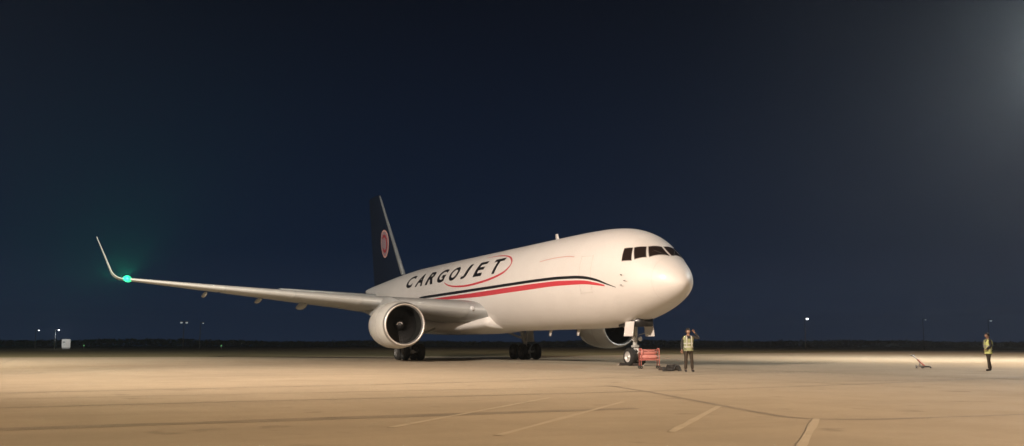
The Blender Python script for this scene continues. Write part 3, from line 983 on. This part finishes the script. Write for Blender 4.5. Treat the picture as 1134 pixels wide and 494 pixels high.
def cable_coil(loc):
    pts = []
    for k in range(150):
        g = k*2*PI/30
        R = .34-.018*(k/30)+.02*math.sin(k*1.7)
        pts.append((loc[0]+R*math.cos(g), loc[1]+R*math.sin(g)*.9, .035+.044*(k/30)+.012*math.sin(k*.9)))
    pts += [(loc[0]+.36, loc[1]-.25, .04), (loc[0]+.42, loc[1]-.5, .034), (loc[0]+.3, loc[1]-.75, .034)]
    o = obj('cable_coil', MB().tube(pts, .030, 8), M['rubber'])
    tag(o, 'coil of dark cable lying on the apron between red cart and person', 'cable')
cable_coil((4.35, -4.2))

def chock(loc, rz, label):
    r = empty('wheel_chock', loc, rz, label, 'chock', 'wheel chocks by the nose wheel')
    sec = [(-.12, 0), (.12, 0), (.035, .15), (-.035, .15)]
    sharp(obj('wedge', MB().loft([[(x, y, z) for x, z in sec] for y in (-.22, .22)]), M['chock'], r), 20)
    obj('rope', MB().tube([(0, .22, .10), (.02, .30, .04), (.06, .36, .02), (.12, .34, .02)], .012, 6), M['whiteband'], r)
chock((3.05, -3.85, .004), .6, 'dark rubber wheel chock lying loose next to the cable coil')
chock((-4.42, -.30, .004), 0, 'dark rubber wheel chock wedged in front of the nose wheel')
chock((-5.75, -.30, .004), PI, 'dark rubber wheel chock wedged behind the nose wheel')

def tow_bar():
    a, b = Vector((6.43, 8.28, .075)), Vector((3.64, 10.53, .62))
    d = (b-a).normalized(); s = d.cross(Vector((0, 0, 1))).normalized(); n = s.cross(d)
    r = empty('tow_bar', (a.x, a.y, 0), 0, 'red and white aircraft tow bar resting tilted on its small wheels', 'tow bar')
    L = (b-a).length
    W = lambda t, ss=0, nn=0: (a-Vector((a.x, a.y, 0))+d*t*L+s*ss+n*nn)
    obj('bar', MB().tube([W(.08), W(.60)], .036, 12), M['cartred'], r)
    obj('bar_white_section', MB().tube([W(.60), W(.93)], .0365, 12), M['whiteband'], r)
    obj('eye', MB().tube([W(.965)+d*.09*math.cos(g)+s*.09*math.sin(g) for g in [2*PI*k/16 for k in range(17)]], .024, 8, False), M['steel'], r)
    h = MB().tube([W(.08, -.20), W(.08, .20)], .04, 10)
    for q in (-.20, .20): h.tube([W(.08, q), W(.0, q*.9)], .035, 10)
    obj('head', h, M['darkmetal'], r)
    ax = W(.46)
    wz = .08
    obj('axle_frame', MB().tube([ax+Vector((0, 0, -.02)), Vector((ax.x, ax.y, wz))], .03, 8).tube([Vector((ax.x, ax.y, wz))-s*.16, Vector((ax.x, ax.y, wz))+s*.16], .016, 8), M['steel'], r)
    for q in (-.15, .15):
        c = Vector((ax.x, ax.y, wz))+s*q
        obj('wheel', MB().tube([c-s*.04, c-s*.03, c+s*.03, c+s*.04], [.06, .075, .075, .06], 18), M['steel'], r)
tow_bar()

# ================================================================== FAR THINGS BEYOND THE APRON
def hut(x, y):
    r = empty('equipment_hut', (x, y, 0), math.atan2(CAM.y-y, CAM.x-x)+PI/2, 'small white equipment hut far off in the field at left', 'hut')
    obj('plinth', MB().box((0, 0, .16), (1.8, 2.0, .32), bevel=.02), M['hutdark'], r, smooth=False)
    sharp(obj('cabin', MB().box((0, 0, 1.32), (2.0, 2.2, 2.0), bevel=.03), M['hut'], r))
    obj('roof', MB().loft([[(-1.1, y_, 2.32), (1.1, y_, 2.32), (1.1, y_, 2.40), (0, y_, 2.55), (-1.1, y_, 2.40)] for y_ in (-1.2, 1.2)]), M['hut'], r, smooth=False)
    d = obj('door', MB().box((.35, -1.115, 1.22), (.78, .03, 1.7)), M['whiteband'], r, smooth=False)
    obj('handle', MB().tube([(.07, -1.14, 1.15), (.07, -1.17, 1.2), (.07, -1.17, 1.3), (.07, -1.14, 1.35)], .015, 6), M['steel'], d)
    obj('vent', MB().box((-.5, -1.112, 1.75), (.5, .025, .3)), M['hutdark'], r, smooth=False)
hut(-232, -25.4)

def lamp_pole(x, y, h, mt, size, label, double=False, bare=False):
    r = empty('lamp_pole', (x, y, 0), math.atan2(CAM.y-y, CAM.x-x)+PI/2, label, 'lamp pole', 'far lamp poles beyond the apron')
    obj('pole', MB().tube([(0, 0, 0), (0, 0, h*.5), (0, 0, h+.3)], [.12, .09, .06], 10), M['farsteel'], r)
    xs = (-.7, .7) if double else (.7,)
    obj('arm', MB().tube([(min(xs) if double else 0, 0, h+.25), (max(xs), 0, h+.25)], .04, 8), M['farsteel'], r)
    for q in xs:
        hd = sharp(obj('lamp_head', MB().box((q, -.05, h+.16), (size*1.1, .5, .14), bevel=.03), M['farsteel'], r))
        obj('lens', MB().loft([[(q+size*.5*k*math.cos(g), -.05-.22*k+.0, h+.0+size*.45*k*math.sin(g)) if False else (q+size*.5*k*math.cos(g), -.05+size*.5*k*math.sin(g), h+.10-t) for g in [2*PI*i/12 for i in range(12)]] for t, k in ((0, .9), (size*.25, 1), (size*.5, .8), (size*.62, .3))]), mt, hd)
lamp_pole(-254.8, -32.9, 5.0, M['lamp'], .40, 'far lamp pole with pale light, leftmost of those in the field')
lamp_pole(-226.5, -28.0, 4.7, M['lamp'], .40, 'far lamp pole with pale light standing just left of the white hut')
lamp_pole(-237.0, 3.7, 7.2, M['lampdim'], .7, 'far lamp pole with two faint heads below the wing', double=True)
lamp_pole(-235.1, 7.8, 7.0, M['lampdim'], .45, 'far lamp pole with one faint head below the wing')
lamp_pole(-163.4, 157.6, 8.4, M['lamp'], .75, 'far lamp pole with the brightest white light, right of the nose')
lamp_pole(-149.4, 186.9, 8.1, M['lampdim'], .45, 'far lamp pole with a very faint light left of the lone person')
lamp_pole(-141.7, 203.1, 7.9, M['lampdim'], .7, 'far lamp pole with a faint light above the lone person')
ld = bpy.data.lights.new('pole_lamp', 'POINT')
ld.energy = 110; ld.color = (.9, .95, 1.0); ld.shadow_soft_size = .2
lo = bpy.data.objects.new('pole_lamp', ld); COL.objects.link(lo)
for o in COL.objects:
    if o.name.startswith('lamp_pole') and abs(o.location.x+226.5) < .1:
        lo.parent = o; lo.location = (1.0, -.9, 4.1)
def edge_light(x, y, label):
    r = empty('taxiway_light', (x, y, 0), 0, label, 'taxiway light', 'low taxiway lights in the field')
    obj('stake', MB().tube([(0, 0, 0), (0, 0, .7)], .05, 8), M['steel'], r)
    obj('lens', MB().lathe([(.68, .14), (.72, .2), (.95, .2), (1.05, .12), (1.08, .001)], (0, 0, 0), 'Z', 12), M['lampgreen'], r)
edge_light(-233.3, 13.3, 'low green taxiway light in the field under the middle of the wing')
edge_light(-249.5, -20.8, 'low green taxiway light in the field just right of the white hut')

# ================================================================== FLOODLIGHT MASTS (they light the apron)
def flood_mast(d):
    x, y = d['base']; h = d['h']
    r = empty('floodlight_mast', (x, y, .004), 0, d['label'], 'light mast', 'apron floodlight masts')
    obj('pole', MB().tube([(0, 0, 0), (0, 0, h*.5), (0, 0, h)], [.34, .26, .17], 20), M['steel'], r)
    obj('base_plate', MB().lathe([(0, .55), (.06, .55), (.08, .40), (.5, .36)], (0, 0, 0), 'Z', 24), M['steel'], r)
    a0 = Vector(d['lamps'][0][0])-Vector((x, y, h))
    ang = math.atan2(a0.y, a0.x)
    cross = Vector((-math.sin(ang), math.cos(ang), 0))
    obj('crossarm', MB().tube([cross*-2.6+Vector((0, 0, h-.1)), cross*2.6+Vector((0, 0, h-.1))], .07, 10), M['steel'], r)
    n = len(d['lamps'])
    for i, (aim, w, col, *own) in enumerate(d['lamps']):
        off = cross*((i-(n-1)/2)*1.5)
        dr = (Vector(aim)-Vector((x, y, h))).normalized()
        q = dr.to_track_quat('-Z', 'Y')
        R = q.to_matrix().to_4x4()
        p = off+Vector((0, 0, h+.25))
        hb = MB().box(p, (.75, .60, .30), bevel=.04, mat=R)
        hd = sharp(obj('floodlight', hb, M['steel'], r))
        obj('lens', MB().box(p+dr*.155, (.64, .50, .02), mat=R), M['flood'], hd, smooth=False)
        ld = bpy.data.lights.new('flood_lamp', 'SPOT')
        ld.energy = w; ld.color = col; ld.spot_size = math.radians(own[0] if own else d['beam']); ld.spot_blend = 1.0; ld.shadow_soft_size = .30
        lo = bpy.data.objects.new('flood_lamp', ld); COL.objects.link(lo)
        lo.parent = hd
        lo.location = p+dr*.22
        lo.rotation_euler = q.to_euler()
for d in MASTS: flood_mast(d)

# ================================================================== NIGHT HAZE that the floodlights glow in
hz = MB().box((-250, 100, 14.5), (1440, 1440, 31))
haze = obj('haze', hz, None, None, smooth=False)
hm = bpy.data.materials.new('haze_air')
hm.use_nodes = True
hn = hm.node_tree.nodes
hn.remove(hn['Principled BSDF'])
pv = hn.new('ShaderNodeVolumePrincipled')
pv.inputs['Density'].default_value = 0.00042
pv.inputs['Color'].default_value = (.80, .91, 1.0, 1)
pv.inputs['Anisotropy'].default_value = 0.66
hm.node_tree.links.new(pv.outputs[0], hn['Material Output'].inputs['Volume'])
haze.data.materials.append(hm)
haze['kind'] = 'stuff'
haze['label'] = 'thin night haze lit by the apron floodlights'
haze['category'] = 'haze'
